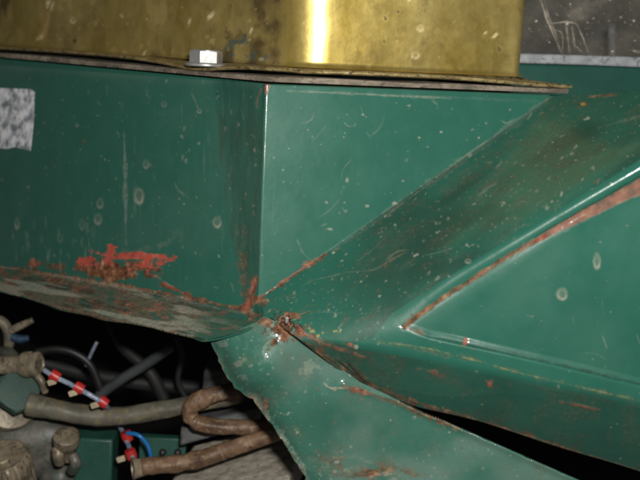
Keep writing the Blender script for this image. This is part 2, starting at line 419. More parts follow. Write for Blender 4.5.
DIAG = [(258, 300), (550, 98)]
P_side = [(-150, 35), (216, 62), (219, 150), (230, 230), (246, 312), (180, 296), (120, 284), (60, 275), (0, 266), (-150, 242)]
P_ret = [(216, 60), (268, 70), (266, 84), (258, 300), (254, 312), (246, 312), (230, 230), (219, 150)]
P_tri = [(266, 70), (552, 82), (550, 98), (258, 300), (266, 84)]
TOPR = [(550, 96), (565, 96), (580, 95), (610, 92), (640, 91), (740, 87)]
CREST = [(740, 104), (640, 160), (560, 208), (480, 257), (420, 295), (392, 314)]
P_shoulder = [(258, 300)]+TOPR+CREST+[(372, 338), (345, 347), (300, 329), (272, 318), (262, 318), (254, 312)]
P_border = CREST+[(372, 338), (345, 347), (420, 360), (500, 377), (640, 406), (740, 426)]+[(740, 400), (720, 403)]+G2[::-1][1:]+G1[::-1][1:]+[(740, 130)]
P_under = [(272, 318), (300, 329), (345, 347), (420, 360), (500, 377), (640, 406), (740, 426), (740, 510), (640, 471), (560, 447), (480, 421), (420, 407), (388, 397), (360, 385), (335, 367), (305, 343), (284, 328)]
P_ledge = [(-150, 242), (0, 266), (60, 275), (120, 284), (180, 296), (246, 312), (254, 312), (262, 318), (256, 325), (238, 333), (206, 340), (190, 336), (168, 331), (150, 326), (128, 322), (104, 319), (86, 314), (60, 309), (44, 303), (22, 296), (0, 291), (-150, 259)]
parts = {'corner_return': P_ret, 'recessed_panel': panel+[(720, 138)], 'border_moulding': P_border, 'shoulder': P_shoulder,
         'lower_valance': P_under, 'bottom_ledge': P_ledge, 'corner_panel': P_tri, 'side_panel': P_side}

# ------------------------------------------------------------------ wear on the body, plus a painted edge highlight and hole shade
Wb = Wear(); PALE = Wb.pale
NS = N18*.5+N7*.5
left = [(-70, 60), (262, 84), (258, 300), (-70, 260)]
Wb.film += .08*sstep(.45, .75, N60)*inside(PX, PY, left)+.07*NV*inside(PX, PY, left)
specks(Wb.pale, 620, left, .35, 1.5, .08, .5, 1.8, R(90), 1)
specks(Wb.grime, 120, left, .8, 2.6, .2, .5, 1.6, R(90), 2)
for (x, y, a, b, v) in ((139, 196, 5, 8.5, .8), (146, 164, 3, 4.5, .55), (100, 203, 3.4, 5.5, .5), (98, 219, 4, 5.5, .55), (17, 223, 2.6, 6, .6),
                        (217, 222, 4.5, 5.5, .65), (77, 125, 2, 2, .5), (199, 111, 2.6, 2.4, .55), (164, 104, 3, 3, .35), (82, 224, 3, 6, .3), (60, 238, 3, 5, .25)):
    drop(Wb.pale, x, y, a, b, v)
for pts, wd, v in (([(175, 183), (178, 190), (185, 195)], 1.1, .75), ([(191, 92), (196, 103), (199, 111)], 1.0, .6), ([(183, 155), (182, 161)], 1.5, .8),
                   ([(241, 108), (244, 120)], .9, .45), ([(231, 110), (231, 115)], 1.3, .8), ([(97, 102), (101, 105)], 1.3, .6), ([(107, 85), (107, 97)], .8, .45),
                   ([(96, 115), (99, 116)], 1.2, .5), ([(218, 96), (216, 99)], 1.2, .45), ([(150, 97), (148, 98)], 1.0, .4), ([(203, 80), (203, 84)], 1.6, .6)):
    stroke(Wb.pale, pts, wd, v, .4)
stroke(Wb.film, [(124, 132), (125, 170), (126, 245)], 1.8, .95, .2)
stroke(Wb.pale, [(124, 130), (125, 165)], .6, .3, .2)
for i in range(26):
    x = rs.uniform(10, 95); y = rs.uniform(215, 262); blob(Wb.pale, x, y+8, .9, 2.5, 0, .3*rs.rand(), .6); stroke(Wb.film, [(x, y), (x+rs.normal()*.6, y+rs.uniform(5, 16))], rs.uniform(.8, 1.7), rs.uniform(.25, .75), .3)
for i in range(40):
    x = rs.uniform(120, 258); y = rs.uniform(85, 230); stroke(Wb.film, [(x, y), (x+rs.normal()*.6, y+rs.uniform(8, 40))], rs.uniform(.8, 1.6), rs.uniform(.1, .35), .3)
Wb.film += .35*np.exp(-((PY-np.interp(PX, (0, 262), (66, 84)))/5.0)**2)*inside(PX, PY, left)*N18   # dust under the strip
# red primer and rust low on the side panel
NP = fbm(PX*.35, PY, 5, 207, 4)
blob(Wb.primer, 126, 258, 26, 7, R(4), 1, .7, .1, NP); blob(Wb.primer, 146, 260, 21, 5.5, R(2), 1, .6, .1, NP)
blob(Wb.primer, 110, 255, 4, 7, R(0), 1, .7, .12, N7); blob(Wb.primer, 92, 262, 9, 4, R(5), 1, .7, .12, N7)
blob(Wb.primer, 94, 262, 8, 4, R(5), 1, .8, .15); blob(Wb.primer, 34, 262, 7, 3.4, R(8), .35, .8, .3); blob(Wb.rust, 34, 263, 8, 4, R(8), .7, .8, .3); blob(Wb.rust, 57, 266, 5, 3, R(8), .7, .8, .3)
stroke(Wb.primer, [(146, 270), (158, 279), (172, 288), (186, 294)], 1.6, .5, 1.2); stroke(Wb.rust, [(146, 272), (158, 282), (176, 291), (196, 299)], 3.0, .8, 1.1)
blob(Wb.rust, 114, 271, 36, 9, R(7), 1, .55, .2, NS); blob(Wb.rust, 92, 266, 16, 7, R(7), 1, .8, .2, NS); blob(Wb.rust, 136, 267, 18, 8, R(7), .95, .8, .2, NS)
Wb.primer *= 1-.85*sstep(.53, .62, N7)*(np.abs(PX-118) < 60)*(PY > 259)*(PY < 300)
Wb.rust = np.where(Wb.primer > .5, Wb.rust*.15, Wb.rust)
stroke(Wb.pale, [(140, 250), (160, 246), (172, 238), (178, 232)], 3.0, .32, 1.1); stroke(Wb.pale, [(120, 250), (150, 251)], 2.0, .25, 1.0)
stroke(Wb.pale, [(155, 276), (175, 288)], .8, .7, .6); blob(Wb.pale, 102, 263, 1.6, 2.2, 0, .9); blob(Wb.pale, 138, 274, 1.3, 1.3, 0, .8)
# corner return: olive and dark vertical streaks, rust at foot
fr = inside(PX, PY, P_ret)
Wb.grime += fr*(.10+.32*sstep(.45, .75, NV))*sstep(70, 190, PY); Wb.deep += fr*.25*sstep(.35, .7, NV)
stroke(Wb.grime, [(243, 230), (241, 262), (243, 292)], 3.0, .5, 1.1)
stroke(Wb.rust, [(243, 255), (244, 285), (247, 305)], 2.4, .3, 1.4); stroke(Wb.rust, [(256, 276), (253, 290), (248, 305)], 3.2, .9, 1.1)
stroke(Wb.primer, [(256, 281), (253, 290)], 1.6, .5, 1.2); stroke(Wb.pale, [(258, 274), (254, 282), (250, 296)], 1.2, .5, 1.0)
stroke(Wb.primer, [(262, 88), (258, 98), (257, 106)], .9, .6, .6); stroke(Wb.pale, [(256, 107), (259, 108)], 1.0, .6); stroke(Wb.primer, [(268, 84), (266, 94)], 1.4, .8, .5)
stroke(Wb.pale, [(231, 283), (234, 292)], 1.2, .5, .7); stroke(Wb.pale, [(248, 302), (253, 280)], .9, .45, .6)
stroke(Wb.pale, [(265, 96), (263, 160), (261, 220), (259, 272)], .8, .22, .6)
# triangle
tri = P_tri
Wb.film += .05*sstep(.45, .8, N60)*inside(PX, PY, tri)+.02*NV*inside(PX, PY, tri)
specks(Wb.pale, 230, tri, .35, 1.3, .2, .7, 1.3, 0, 3); specks(Wb.grime, 50, tri, .6, 1.4, .2, .5, 1.2, 0, 4)
for pts, wd, v in (([(302, 123), (306, 123), (312, 119), (314, 113)], 1.1, .55), ([(344, 122), (348, 126), (354, 126), (356, 123)], 1.0, .5), ([(361, 107), (363, 114)], .7, .5),
                   ([(384, 115), (383, 122), (377, 131), (370, 136)], .9, .4), ([(367, 132), (370, 138)], .9, .35), ([(351, 160), (344, 168), (341, 178)], .9, .4),
                   ([(327, 125), (312, 142)], .7, .3), ([(340, 199), (330, 210), (318, 218)], .7, .4), ([(300, 246), (304, 254), (314, 262)], .9, .5),
                   ([(501, 120), (506, 123), (512, 121)], 1.2, .7), ([(297, 240), (300, 246)], 1.2, .45), ([(321, 226), (326, 224)], 1.0, .8), ([(432, 100), (438, 105)], 1.2, .55),
                   ([(343, 188), (341, 194)], .8, .45), ([(275, 175), (272, 230)], 1.0, .14), ([(263, 240), (262, 290)], 1.2, .15)):
    stroke(Wb.pale, pts, wd, v, .5)
for x, y, r_, v in ((363, 115, 1.5, .6), (289, 149, 1.4, .8), (347, 180, 2.2, .75), (427, 147, 2.2, .6), (402, 171, 1.7, .5), (437, 177, 2.2, .95), (330, 229, 1.9, 1), (333, 253, 1.8, 1),
                    (367, 206, 1.6, .85), (345, 203, 1.5, .8), (346, 211, 2.2, .35), (403, 181, 1.2, .5), (394, 203, 2.6, .75), (291, 183, 1.4, .4), (298, 182, 1.5, .3)):
    blob(Wb.pale, x, y, r_*.7, r_*.55, 0, v*.9, .7, .5, N3)
stroke(Wb.primer, [(258, 298), (275, 286.5), (300, 270), (322, 256)], 1.8, .35, 1.1, .36); stroke(Wb.rust, [(256, 300), (280, 285), (300, 271), (326, 254)], 2.8, .85, .8)
stroke(Wb.pale, [(274, 286), (300, 270), (322, 257)], .9, .4, .8, .45)
stroke(Wb.film, [(330, 252), (400, 204), (480, 148), (545, 102)], 2.6, .3, .7); stroke(Wb.pale, [(370, 227), (410, 198), (460, 160), (500, 132)], .9, .45, .8, .42)
stroke(Wb.grime, [(372, 226), (380, 219)], 1.6, .6); stroke(Wb.pale, [(370, 227), (374, 224)], 1.7, .6); blob(Wb.pale, 470, 156, 2.2, 1.3, -.6, .7)
# shoulder: dusty film with streaks running along it
sh = inside(PX, PY, P_shoulder)
dd = (PX-258)*math.sin(ang)+(PY-300)*math.cos(ang)              # distance below the diagonal
Wb.grime += sh*np.clip((.1+.9*sstep(.48, .78, ND*.6+N60*.4))*sstep(280, 440, PX)*(.32+.4*sstep(110, 10, dd)), 0, .7)
Wb.grime += sh*.35*sstep(.5, .75, N60)*np.exp(-(((PX-565)/70)**2+((PY-150)/32)**2))
blob(Wb.grime, 548, 146, 34, 16, -ang, .3, 1.0, .6, N18)
Wb.deep += sh*.5*sstep(.38, .72, fbm(UD*.3, VD, 30, 77, 3))*sstep(300, 420, PX)
specks(Wb.pale, 620, P_shoulder, .45, 1.6, .2, .75, 2.6, -ang, 5); specks(Wb.grime, 1500, P_shoulder, .6, 2.4, .3, .85, 3.0, -ang, 6); specks(Wb.pale, 700, P_shoulder, .35, .9, .15, .5, 2.6, -ang, 66)
specks(Wb.rust, 30, P_shoulder, .5, 1.2, .3, .7, 1.5, -ang, 8); specks(Wb.pale, 900, P_shoulder, .3, .8, .2, .6, 5.0, -ang, 88)
specks(Wb.pale, 40, P_shoulder, .9, 1.8, .3, .6, 2.2, -ang, 9)
for pts, wd, v in (([(346, 272), (332, 276), (314, 280), (302, 286)], .9, .5), ([(346, 272), (372, 270), (384, 264), (398, 256), (408, 252)], 1.0, .45), ([(386, 260), (396, 252), (406, 250)], 1.6, .6),
                   ([(356, 262), (372, 250), (384, 238)], 1.0, .35), ([(316, 312), (330, 312), (344, 314)], .6, .45), ([(560, 137), (566, 134)], 1.4, .8), ([(500, 164), (496, 168)], 1.6, .8), ([(480, 194), (488, 188), (496, 184)], 2.0, .6),
                   ([(598, 128), (612, 124), (640, 116)], 2.2, .4), ([(426, 255), (440, 252), (454, 247), (458, 243)], .9, .5)):
    stroke(Wb.pale, pts, wd, v, .7)
stroke(Wb.grime, [(384, 266), (396, 256), (408, 250)], 2.4, .8, .8); blob(Wb.rust, 583, 104, 3.4, 2.0, 0, .9); stroke(Wb.rust, [(588, 97), (600, 96), (616, 95)], 1.3, .8, .5)
blob(Wb.yellow, 583, 104, 1.8, 1.2, 0, .7)
# border bead, groove and pressed panel
stroke(Wb.rust, [(404, 327), (430, 307), (470, 281), (512, 254), (545, 236)], 2.3, .85, .35, mod=False); stroke(Wb.grime, [(408, 324), (430, 308), (470, 281), (512, 254)], 2.0, .75, .9, mod=False)
stroke(Wb.pale, [(424, 312), (460, 288), (490, 268), (520, 250)], 1.5, .45, 1.2, .40); stroke(Wb.pale, [(503, 262), (520, 251), (532, 244)], 2.0, .7, .8)
def band_(Mk, amp, lo, hi, rough):                              # a strip that widens towards the right
    wdt = np.interp(PX, (530, 560, 640, 712), (2.2, 3.6, 7.0, 9.0)); c_ = interp(G1, PX)+np.interp(PX, (530, 640, 712), (0, 4.5, 7))
    q_ = np.abs((PY-c_)*.87)/wdt+rough*(N7-.5); Mk[:] = np.maximum(Mk, amp*sstep(1.12, .86, q_)*sstep(528, 542, PX))
band_(Wb.film, .5, 0, 0, .3); band_(Wb.rust, .45, 0, 0, .3); band_(Wb.primer, .3, 0, 0, .35)
stroke(Wb.pale, [(545, 240), (570, 229), (600, 213), (640, 194)], 1.5, .3, .7, .42)
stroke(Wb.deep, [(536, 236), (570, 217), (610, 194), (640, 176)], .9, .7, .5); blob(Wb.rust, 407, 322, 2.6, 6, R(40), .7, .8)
drop(Wb.pale, 597, 261, 3.6, 8, .7); drop(Wb.pale, 562, 294, 5.5, 6, .75); drop(Wb.pale, 468, 261, 3.4, 2.6, .5)
specks(Wb.pale, 170, panel, .35, 1.3, .2, .7, 1.3, 0, 12); specks(Wb.grime, 60, panel, .6, 1.6, .2, .55, 1.3, 0, 13)
for x, y, r_ in ((465, 340, 2.8), (490, 384, 2.4)): blob(Wb.primer, x, y, r_*.7, r_*1.2, .2, .55, .9)
for pts, wd, v in (([(602, 335), (605, 343), (607, 349)], 1.0, .6), ([(583, 353), (596, 354), (607, 360)], .7, .45), ([(526, 315), (532, 317)], 1.2, .4), ([(602, 300), (604, 318)], .6, .25), ([(637, 335), (640, 345)], 1.2, .5), ([(573, 315), (574, 325)], .7, .25)):
    stroke(Wb.pale, pts, wd, v, .5)
Wb.film += .07*sstep(.4, .75, N60)*inside(PX, PY, panel)
bd = inside(PX, PY, P_border)
specks(Wb.pale, 260, P_border, .4, 1.4, .25, .8, 1.4, R(12), 14); specks(Wb.grime, 130, P_border, .6, 1.8, .3, .7, 1.6, R(12), 15)
stroke(Wb.yellow, [(372, 342), (420, 347), (470, 359), (520, 373), (580, 387), (650, 403)], .7, .55, 1.2, .45); stroke(Wb.grime, [(372, 341), (470, 359), (520, 373), (650, 403)], 2.2, .5, .9, .35)
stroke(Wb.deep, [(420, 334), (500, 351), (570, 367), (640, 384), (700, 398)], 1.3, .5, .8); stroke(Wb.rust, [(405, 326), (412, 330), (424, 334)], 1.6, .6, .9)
# lower edge chips
for pts, wd in (([(294, 322), (306, 334), (322, 344)], 2.4), ([(322, 343), (334, 347), (346, 350)], 2.6), ([(346, 349), (356, 354), (368, 358)], 1.6), ([(418, 369), (430, 371), (442, 374)], 2.8), ([(486, 381), (492, 386)], 2.4), ([(560, 402), (575, 404), (590, 408), (600, 410)], 1.6)):
    stroke(Wb.primer, pts, wd*.6, .4, 1.3); stroke(Wb.rust, [(p[0]+1, p[1]+1.2) for p in pts], wd*.75, .6, 1.2); stroke(Wb.pale, [(p[0]-.5, p[1]-1) for p in pts], 1.4, .5, 1.2, .4)
stroke(Wb.pale, [(420, 368), (436, 371)], 1.0, .5, .8); blob(Wb.primer, 350, 347, 3.0, 2.0, .3, .7, 1.0); blob(Wb.pale, 356, 347, 1.6, 1.6, 0, .8)
for x, y in ((310, 327), (313, 331), (322, 333), (336, 331), (341, 330), (318, 336)): blob(Wb.yellow, x, y, 2.2, 1.3, -.6, .85, .7, .3, N3)
un = inside(PX, PY, P_under)
Wb.grime += un*(.08+.45*sstep(.45, .75, N18))*.7; Wb.rust += un*.22*sstep(.56, .75, N7*.5+N60*.5); Wb.deep += un*.25*sstep(.4, .8, N60)
specks(Wb.pale, 200, P_under, .4, 1.4, .3, .8, 1.6, R(15), 16); specks(Wb.rust, 50, P_under, .5, 1.4, .3, .8, 1.5, R(15), 17)
stroke(Wb.rust, [(284, 328), (305, 342), (335, 364), (360, 380), (388, 393), (420, 404), (480, 421), (560, 447), (640, 471)], 2.0, .8, .9, .3)
stroke(Wb.pale, [(388, 392), (420, 403), (480, 420), (560, 446), (640, 470)], .9, .4, .8, .45)
for pts in ([(300, 338), (330, 358), (350, 372), (384, 393)], [(336, 356), (352, 370), (366, 380)], [(345, 356), (362, 376), (378, 388)]):
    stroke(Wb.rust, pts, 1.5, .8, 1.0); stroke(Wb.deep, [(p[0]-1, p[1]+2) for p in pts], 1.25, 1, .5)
stroke(Wb.grime, [(345, 360), (360, 372), (380, 390)], 1.2, .8, .8)
# dirty ledge
le = inside(PX, PY, P_ledge)
NSL = fbm((PX+PY*-5.4)*.1, (PY-PX*.18), 4.5, 83, 4)
dl = PY-np.interp(PX, (0, 245), (266, 309))
NLa = fbm((PX-PY*1.2)*.35, PY-PX*.18, 6, 91, 4); NLb = fbm(PX*.55, PY-PX*.18, 9, 95, 4)
fade = .25*sstep(262, 235, PX)+.75*sstep(235, 165, PX+12*(N18-.5))
Wb.grime += le*fade*np.clip(.6+.6*sstep(.3, .6, NLb), 0, 1); Wb.rust += le*fade*(.15+.7*sstep(.53, .66, NLa)); Wb.deep += le*fade*.75*sstep(.54, .66, fbm(PX*.16, PY-PX*.18, 5, 331, 3))
Wb.pale += le*fade*(.08+.75*sstep(.5, .68, fbm(PX*.16, PY-PX*.18, 6, 197, 3)))
Wb.grime *= 1-le*.75*sstep(.61, .67, fbm(PX, PY*1.6, 14, 99, 3)); Wb.rust *= 1-le*.8*sstep(.58, .66, fbm(PX, PY*1.6, 14, 99, 3))
Wb.primer += le*.28*sstep(.66, .76, fbm(PX*.5, PY*1.3, 7, 103, 3)); Wb.deep += le*.5*sstep(.62, .75, NLa)*sstep(.5, .6, N7)
stroke(Wb.rust, [(0, 266), (60, 276), (120, 285), (180, 296), (245, 310)], 2.4, .8, .9); stroke(Wb.pale, [(20, 270), (60, 277), (110, 285), (150, 293), (200, 304), (246, 314)], 2.4, .9, .8, .3)
stroke(Wb.rust, [(44, 303), (86, 314), (128, 322), (168, 331), (206, 340)], 1.6, .8, .8); stroke(Wb.pale, [(-60, 278), (0, 290), (44, 302), (86, 313), (128, 321)], 1.1, .5, .7, .35)
blob(Wb.rust, 250, 308, 6, 8, 0, .7, 1.2, .3, N7); blob(Wb.primer, 248, 302, 3, 5, R(20), .3, .9); blob(Wb.rust, 262, 303, 3, 5, R(40), .6, 1.1)
stroke(Wb.rust, [(280, 318), (292, 324), (300, 333)], 5, .85, 1.0); blob(Wb.rust, 276, 330, 10, 8, 0, .75, .9, .3, N7)

blob(Wb.rust, 288, 323, 14, 8, R(35), .85, 1.0, .3); blob(Wb.deep, 288, 322, 6, 4.5, R(30), 1, 1.0, .2); blob(Wb.deep, 298, 328, 6, 3, R(35), .9, 1.0, .2); stroke(Wb.pale, [(278, 326), (281, 318), (286, 316)], 1.6, .7, .8)  # dark blobs paint the torn hole's shade into the colour
stroke(Wb.pale, [(288, 91), (300, 91.5), (340, 93), (400, 96), (450, 98)], 1.3, 1, .5, .36); stroke(Wb.film, [(280, 90), (340, 92.5), (450, 97.5), (540, 101)], 1.6, .2, .6)  # pale dashes and film paint a highlight along the top edge
body = empty('vehicle_body', A, 'dark green painted vehicle body panels with chipped paint around a folded corner', 'vehicle body')
# chips lie a fraction of a millimetre below the paint, crust stands a little proud
t_body = t_body+.0006*np.clip(Wb.deep, 0, 1)*un+.00014*np.clip(Wb.primer, 0, 1)-.00010*np.clip(Wb.rust, 0, 1)*(N3-.2)-.00010*np.clip(Wb.pale, 0, 1)-le*.0010*(NLb-.5)-le*.0004*(N3-.5)
hx_ = np.hypot(((PX-289)*.82+(PY-323)*.57)/8.5, (-(PX-289)*.57+(PY-323)*.82)/4.2)+1.1*(np.clip((N3-.5)*2+.5, 0, 1)-.5)+.7*(N7-.5)
t_body = t_body+.006*sstep(1.05, .7, hx_)-.0016*np.exp(-((hx_-1.35)/.3)**2)*(PY < 335)
DIR = rays(PX, PY)
V3 = (CAM+DIR*t_body[..., None]).reshape(-1, 3)
ii, jj = np.mgrid[0:H-1, 0:W-1]
QV = np.stack([ii*W+jj, (ii+1)*W+jj, (ii+1)*W+jj+1, ii*W+jj+1], -1)
QX = PX[:-1, :-1]+STEP/2; QY = PY[:-1, :-1]+STEP/2
def relief(name, V, quads, mat, parent, wear, outline=None, tfun=None):
    used = np.unique(quads); remap = np.full(H*W, -1); remap[used] = np.arange(len(used))
    VV = V[used].copy()
    if outline is not None:                       # pull stair-stepped rims onto the drawn outline
        px = PX.ravel()[used]; py = PY.ravel()[used]; best = np.full(len(used), 1e9); bx = px.copy(); by = py.copy()
        n = len(outline)
        for i in range(n):
            ax, ay = outline[i]; ex, ey = outline[(i+1) % n]; dx, dy = ex-ax, ey-ay
            t = np.clip(((px-ax)*dx+(py-ay)*dy)/(dx*dx+dy*dy+1e-9), 0, 1); qx = ax+t*dx; qy = ay+t*dy
            d = np.hypot(px-qx, py-qy); m = d < best; best[m] = d[m]; bx[m] = qx[m]; by[m] = qy[m]
        cnt = np.bincount(quads.ravel(), minlength=H*W)[used]
        m = (cnt < 4) & (best < STEP*1.6)
        dep = ((VV-CAM)@fwd)
        VV[m] = CAM+rays(bx[m], by[m])*dep[m][:, None]
    return mesh_np(name, VV, remap[quads], mat, parent, True, wear.attrs(used))
taken = np.zeros(QX.shape, bool)
SIL = P_ledge+P_under+TOPR
body_parts = {}
for nm, poly in parts.items():
    m = inside(QX, QY, poly) & ~taken; taken |= m
    sil = {'lower_valance': P_under, 'bottom_ledge': P_ledge}.get(nm)
    out = None
    if nm == 'lower_valance': out = [(740, 510), (640, 471), (560, 447), (480, 421), (420, 407), (388, 397), (360, 385), (335, 367), (305, 343), (284, 328)]; out = out+out[::-1]
    if nm == 'bottom_ledge': out = P_ledge[8:]; out = out+out[::-1]
    if nm == 'shoulder': out = TOPR+TOPR[::-1]
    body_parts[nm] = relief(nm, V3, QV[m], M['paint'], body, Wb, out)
# holes between the drawn regions are closed by the nearest part
def rim(name, pts, tarr, vec, mat, n=160, wear=Wb):           # a return edge turned inwards along an outline
    P = catmull([(p[0], p[1]) for p in pts], 14)
    j = np.clip(((P[:, 0]-X0)/STEP).round().astype(int), 0, W-1); i = np.clip(((P[:, 1]-Y0)/STEP).round().astype(int), 0, H-1)
    base_ = CAM+rays(P[:, 0], P[:, 1])*tarr[i, j][:, None]
    rows = [base_]
    for v, k in vec: rows.append(base_+np.asarray(v)*k)
    m = len(P); V = np.vstack(rows); F = np.array([(r*m+q, r*m+q+1, (r+1)*m+q+1, (r+1)*m+q) for r in range(len(rows)-1) for q in range(m-1)])
    return mesh_np(name, V, F, mat, body, True, {k: np.tile(a, (len(rows), 1)) for k, a in wear.attrs(i*W+j).items()})
back = np.array((0, 1.0, 0)); dn = np.array((0, 0, -1.0))
rim('return_edge', [(740, 510), (640, 471), (560, 447), (480, 421), (420, 407), (388, 397), (360, 385), (335, 367), (305, 343), (284, 328)], t_body,
    [(back*.3+dn*.4, .002), (back, .004), (back+dn*-.1, .03)], M['paint'])
rim('ledge_return_edge', [(-150, 259), (0, 291), (22, 296), (44, 303), (60, 309), (86, 314), (104, 319), (128, 322), (150, 326), (168, 331), (190, 336), (206, 340), (238, 333), (256, 325)], t_body,
    [(dn, .0012), (back+dn*.1, .004), (back*1.0+np.array((.6, 0, 0))+dn*-.25, .03)], M['paint'])

# foil label on the side panel
LBL = [(-70, 82), (0, 88), (31, 89), (35, 92), (34, 120), (31, 151), (22, 149), (14, 147), (8, 149), (-70, 142)]
ml = inside(QX, QY, LBL)
Wl = Wear()
Vl = (CAM+DIR*(t_body-.0006-.0004*(N7-.5))[..., None]).reshape(-1, 3)
foil = relief('foil_label', Vl, QV[ml], M['foil'], body, Wl, LBL)
foil['label'] = 'mottled silver foil label stuck on the side panel'

# ------------------------------------------------------------------ gusset plate below the corner
gtop = [(238, 330), (256, 322), (264, 316), (284, 325), (305, 339), (335, 364), (360, 382), (388, 395), (399, 401), (408, 407), (420, 413), (470, 433), (520, 455), (570, 477), (640, 508), (705, 536)]
gbot = [(705, 552), (340, 552), (320, 505), (308, 484), (299, 468), (290, 452), (277, 433), (266, 418), (258, 407), (253, 399), (244, 395), (234, 388), (225, 374), (218, 357), (209, 338)]
jr = np.random.RandomState(77)
def ragged(pts, amp, gap=5.0):
    o_ = []
    for (ax_, ay_), (bx_, by_) in zip(pts[:-1], pts[1:]):
        n_ = max(1, int(math.hypot(bx_-ax_, by_-ay_)/gap))
        for k_ in range(n_): o_.append((ax_+(bx_-ax_)*k_/n_+(jr.normal()*amp if k_ else 0), ay_+(by_-ay_)*k_/n_+(jr.normal()*amp if k_ else 0)))
    return o_+[pts[-1]]
gtop = gtop[:8]+ragged(gtop[8:-1], .5, 7)+gtop[-1:]
gbot = gbot[:2]+ragged(gbot[2:], .8, 4.5)
P_gus = gtop+gbot
gp = at(258, 322, .006); nG = nrm((-.10, -.95, .07)); tG = tp(PX, PY, (gp, nG))
LEFT_EDGE = [(209, 341), (218, 357), (225, 374), (234, 388), (244, 395), (253, 399), (258, 407), (266, 418), (277, 433), (290, 452), (299, 468), (308, 484), (320, 505), (340, 552)]
dle, _ = segdist(PX, PY, LEFT_EDGE); dtop, _ = segdist(PX, PY, [(345, 385), (395, 400), (470, 433), (570, 477), (705, 536)])
tG = tG+.007*np.exp(-(dle/11.0)**2)*sstep(470, 380, PY)+.002*np.exp(-(dle/7.0)**2)
tG = tG-.010*np.exp(-(((PX-262)/34)**2+((PY-365)/30)**2))-.004*np.exp(-(((PX-330)/30)**2+((PY-400)/24)**2))+.004*np.exp(-(((PX-300)/20)**2+((PY-372)/30)**2))
tG = tG+.0014*(fbm(PX, PY, 60, 111, 2)-.5)+(.0004+.0016*np.exp(-(((PX-238)/24)**2+((PY-362)/28)**2)))*(N18-.5)+(.0001+.0006*np.exp(-(((PX-238)/24)**2+((PY-362)/28)**2)))*(N7-.5)
tG = tG-.0015*np.exp(-(dtop/4.0)**2)+.0022*np.exp(-(dle/8.0)**2)*(np.clip((fbm(PX, PY, 13, 401, 2)-.5)*2+.5, 0, 1)-.5)
anch = [(209, 341), (222, 337), (238, 333), (256, 326), (276, 325), (305, 342), (320, 353), (335, 364), (348, 372), (360, 380), (374, 387), (388, 393)]
def off_(x, y):
    i_, j_ = int(round((y-2-Y0)/STEP)), int(round((x-X0)/STEP)); return t_body[i_, j_]+.003-tG[i_, j_]
tG = tG+.5*(np.mean([off_(*q) for q in anch])+np.mean([off_(*q) for q in anch[-4:]]))
num = np.zeros_like(tG); den = np.full(tG.shape, .06)
for (x, y) in anch:
    i_, j_ = int(round((y-2-Y0)/STEP)), int(round((x-X0)/STEP)); wgt = np.exp(-((PX-x)**2+(PY-y)**2)/52.0**2)
    num += wgt*(t_body[i_, j_]+.003-tG[i_, j_]); den += wgt
tG = tG+num/den
Wg = Wear(); gus = inside(PX, PY, P_gus)
Wg.film += .12+.4*sstep(.4, .75, N60)*gus; Wg.film += .25*NV*0
Wg.grime += gus*.35*sstep(.52, .8, N18)
specks(Wg.pale, 900, P_gus, .45, 1.7, .2, .8, 1.4, 0, 21); specks(Wg.grime, 700, P_gus, .6, 2.4, .2, .7, 1.4, 0, 22); specks(Wg.rust, 60, P_gus, .5, 1.6, .3, .8, 1.3, 0, 23)
stroke(Wg.rust, LEFT_EDGE, 1.6, .65, .9, .38); stroke(Wg.pale, [(p[0]+3, p[1]-1) for p in LEFT_EDGE[4:]], 2.2, .55, 1.0, .46)
stroke(Wg.rust, [(334, 388), (346, 387), (362, 391), (395, 402), (420, 413), (470, 434)], 2.0, .9, 1.1); stroke(Wg.primer, [(345, 388), (365, 393), (392, 404)], 1.2, .4, 1.1)
specks(Wg.pale, 700, [(205, 335), (262, 325), (290, 400), (330, 480), (310, 500), (250, 400)], .4, 1.5, .15, .55, 1.3, 0, 26)
stroke(Wg.pale, [(324, 383), (330, 388), (344, 388)], 1.4, .75, .7); blob(Wg.rust, 275, 326, 13, 12, 0, .8, .9, .3); stroke(Wg.pale, [(262, 353), (266, 344), (272, 340)], 1.0, .5, .6)
for x, y, r_ in ((311, 368, 6), (238, 362, 4), (243, 377, 4), (222, 345, 3)): blob(Wg.pale, x, y, r_, r_*.8, 0, .35, 1.1, .4)
NG = fbm(PX*.5, PY, 8, 301, 4)
zone = np.exp(-(((PX-385)/60)**2+((PY-476-(PX-385)*.2)/12)**2))
Wg.rust += .8*zone*sstep(.52, .66, NG); Wg.grime += .8*zone*sstep(.42, .6, NG); Wg.pale += .45*zone*sstep(.6, .72, fbm(PX*.5, PY, 6, 311, 4)); Wg.primer += .2*zone*sstep(.6, .75, N7)
blob(Wg.rust, 334, 456, 4, 8, R(-20), .45, 1.1, .4)
stroke(Wg.deep, [(265, 400), (267, 406), (264, 412)], 2.0, .8, .6); stroke(Wg.rust, [(266, 399), (266, 410)], 1.8, .8)
blob(Wg.rust, 280, 328, 9, 8, 0, .95, 1.0, .2); blob(Wg.deep, 282, 326, 5, 3, .5, .9, .9, .3)  # dark blob carries the torn hole's painted shade onto the plate
Wg.film = np.clip(Wg.film, 0, .85)
tG = tG+.00012*np.clip(Wg.primer, 0, 1)-.00014*np.clip(Wg.rust, 0, 1)*(N3-.2)-.0001*np.clip(Wg.pale, 0, 1)
Vg = (CAM+DIR*tG[..., None]).reshape(-1, 3); mg = inside(QX, QY, P_gus)
gusset = relief('gusset_plate', Vg, QV[mg], M['paint'], None, Wg, P_gus)
tag(gusset, 'dented pale green gusset plate with rusty torn edges hanging below the ledge corner', 'metal plate')
sm = gusset.modifiers.new('thickness', 'SOLIDIFY'); sm.thickness = .0022; sm.offset = -1 if True else 1

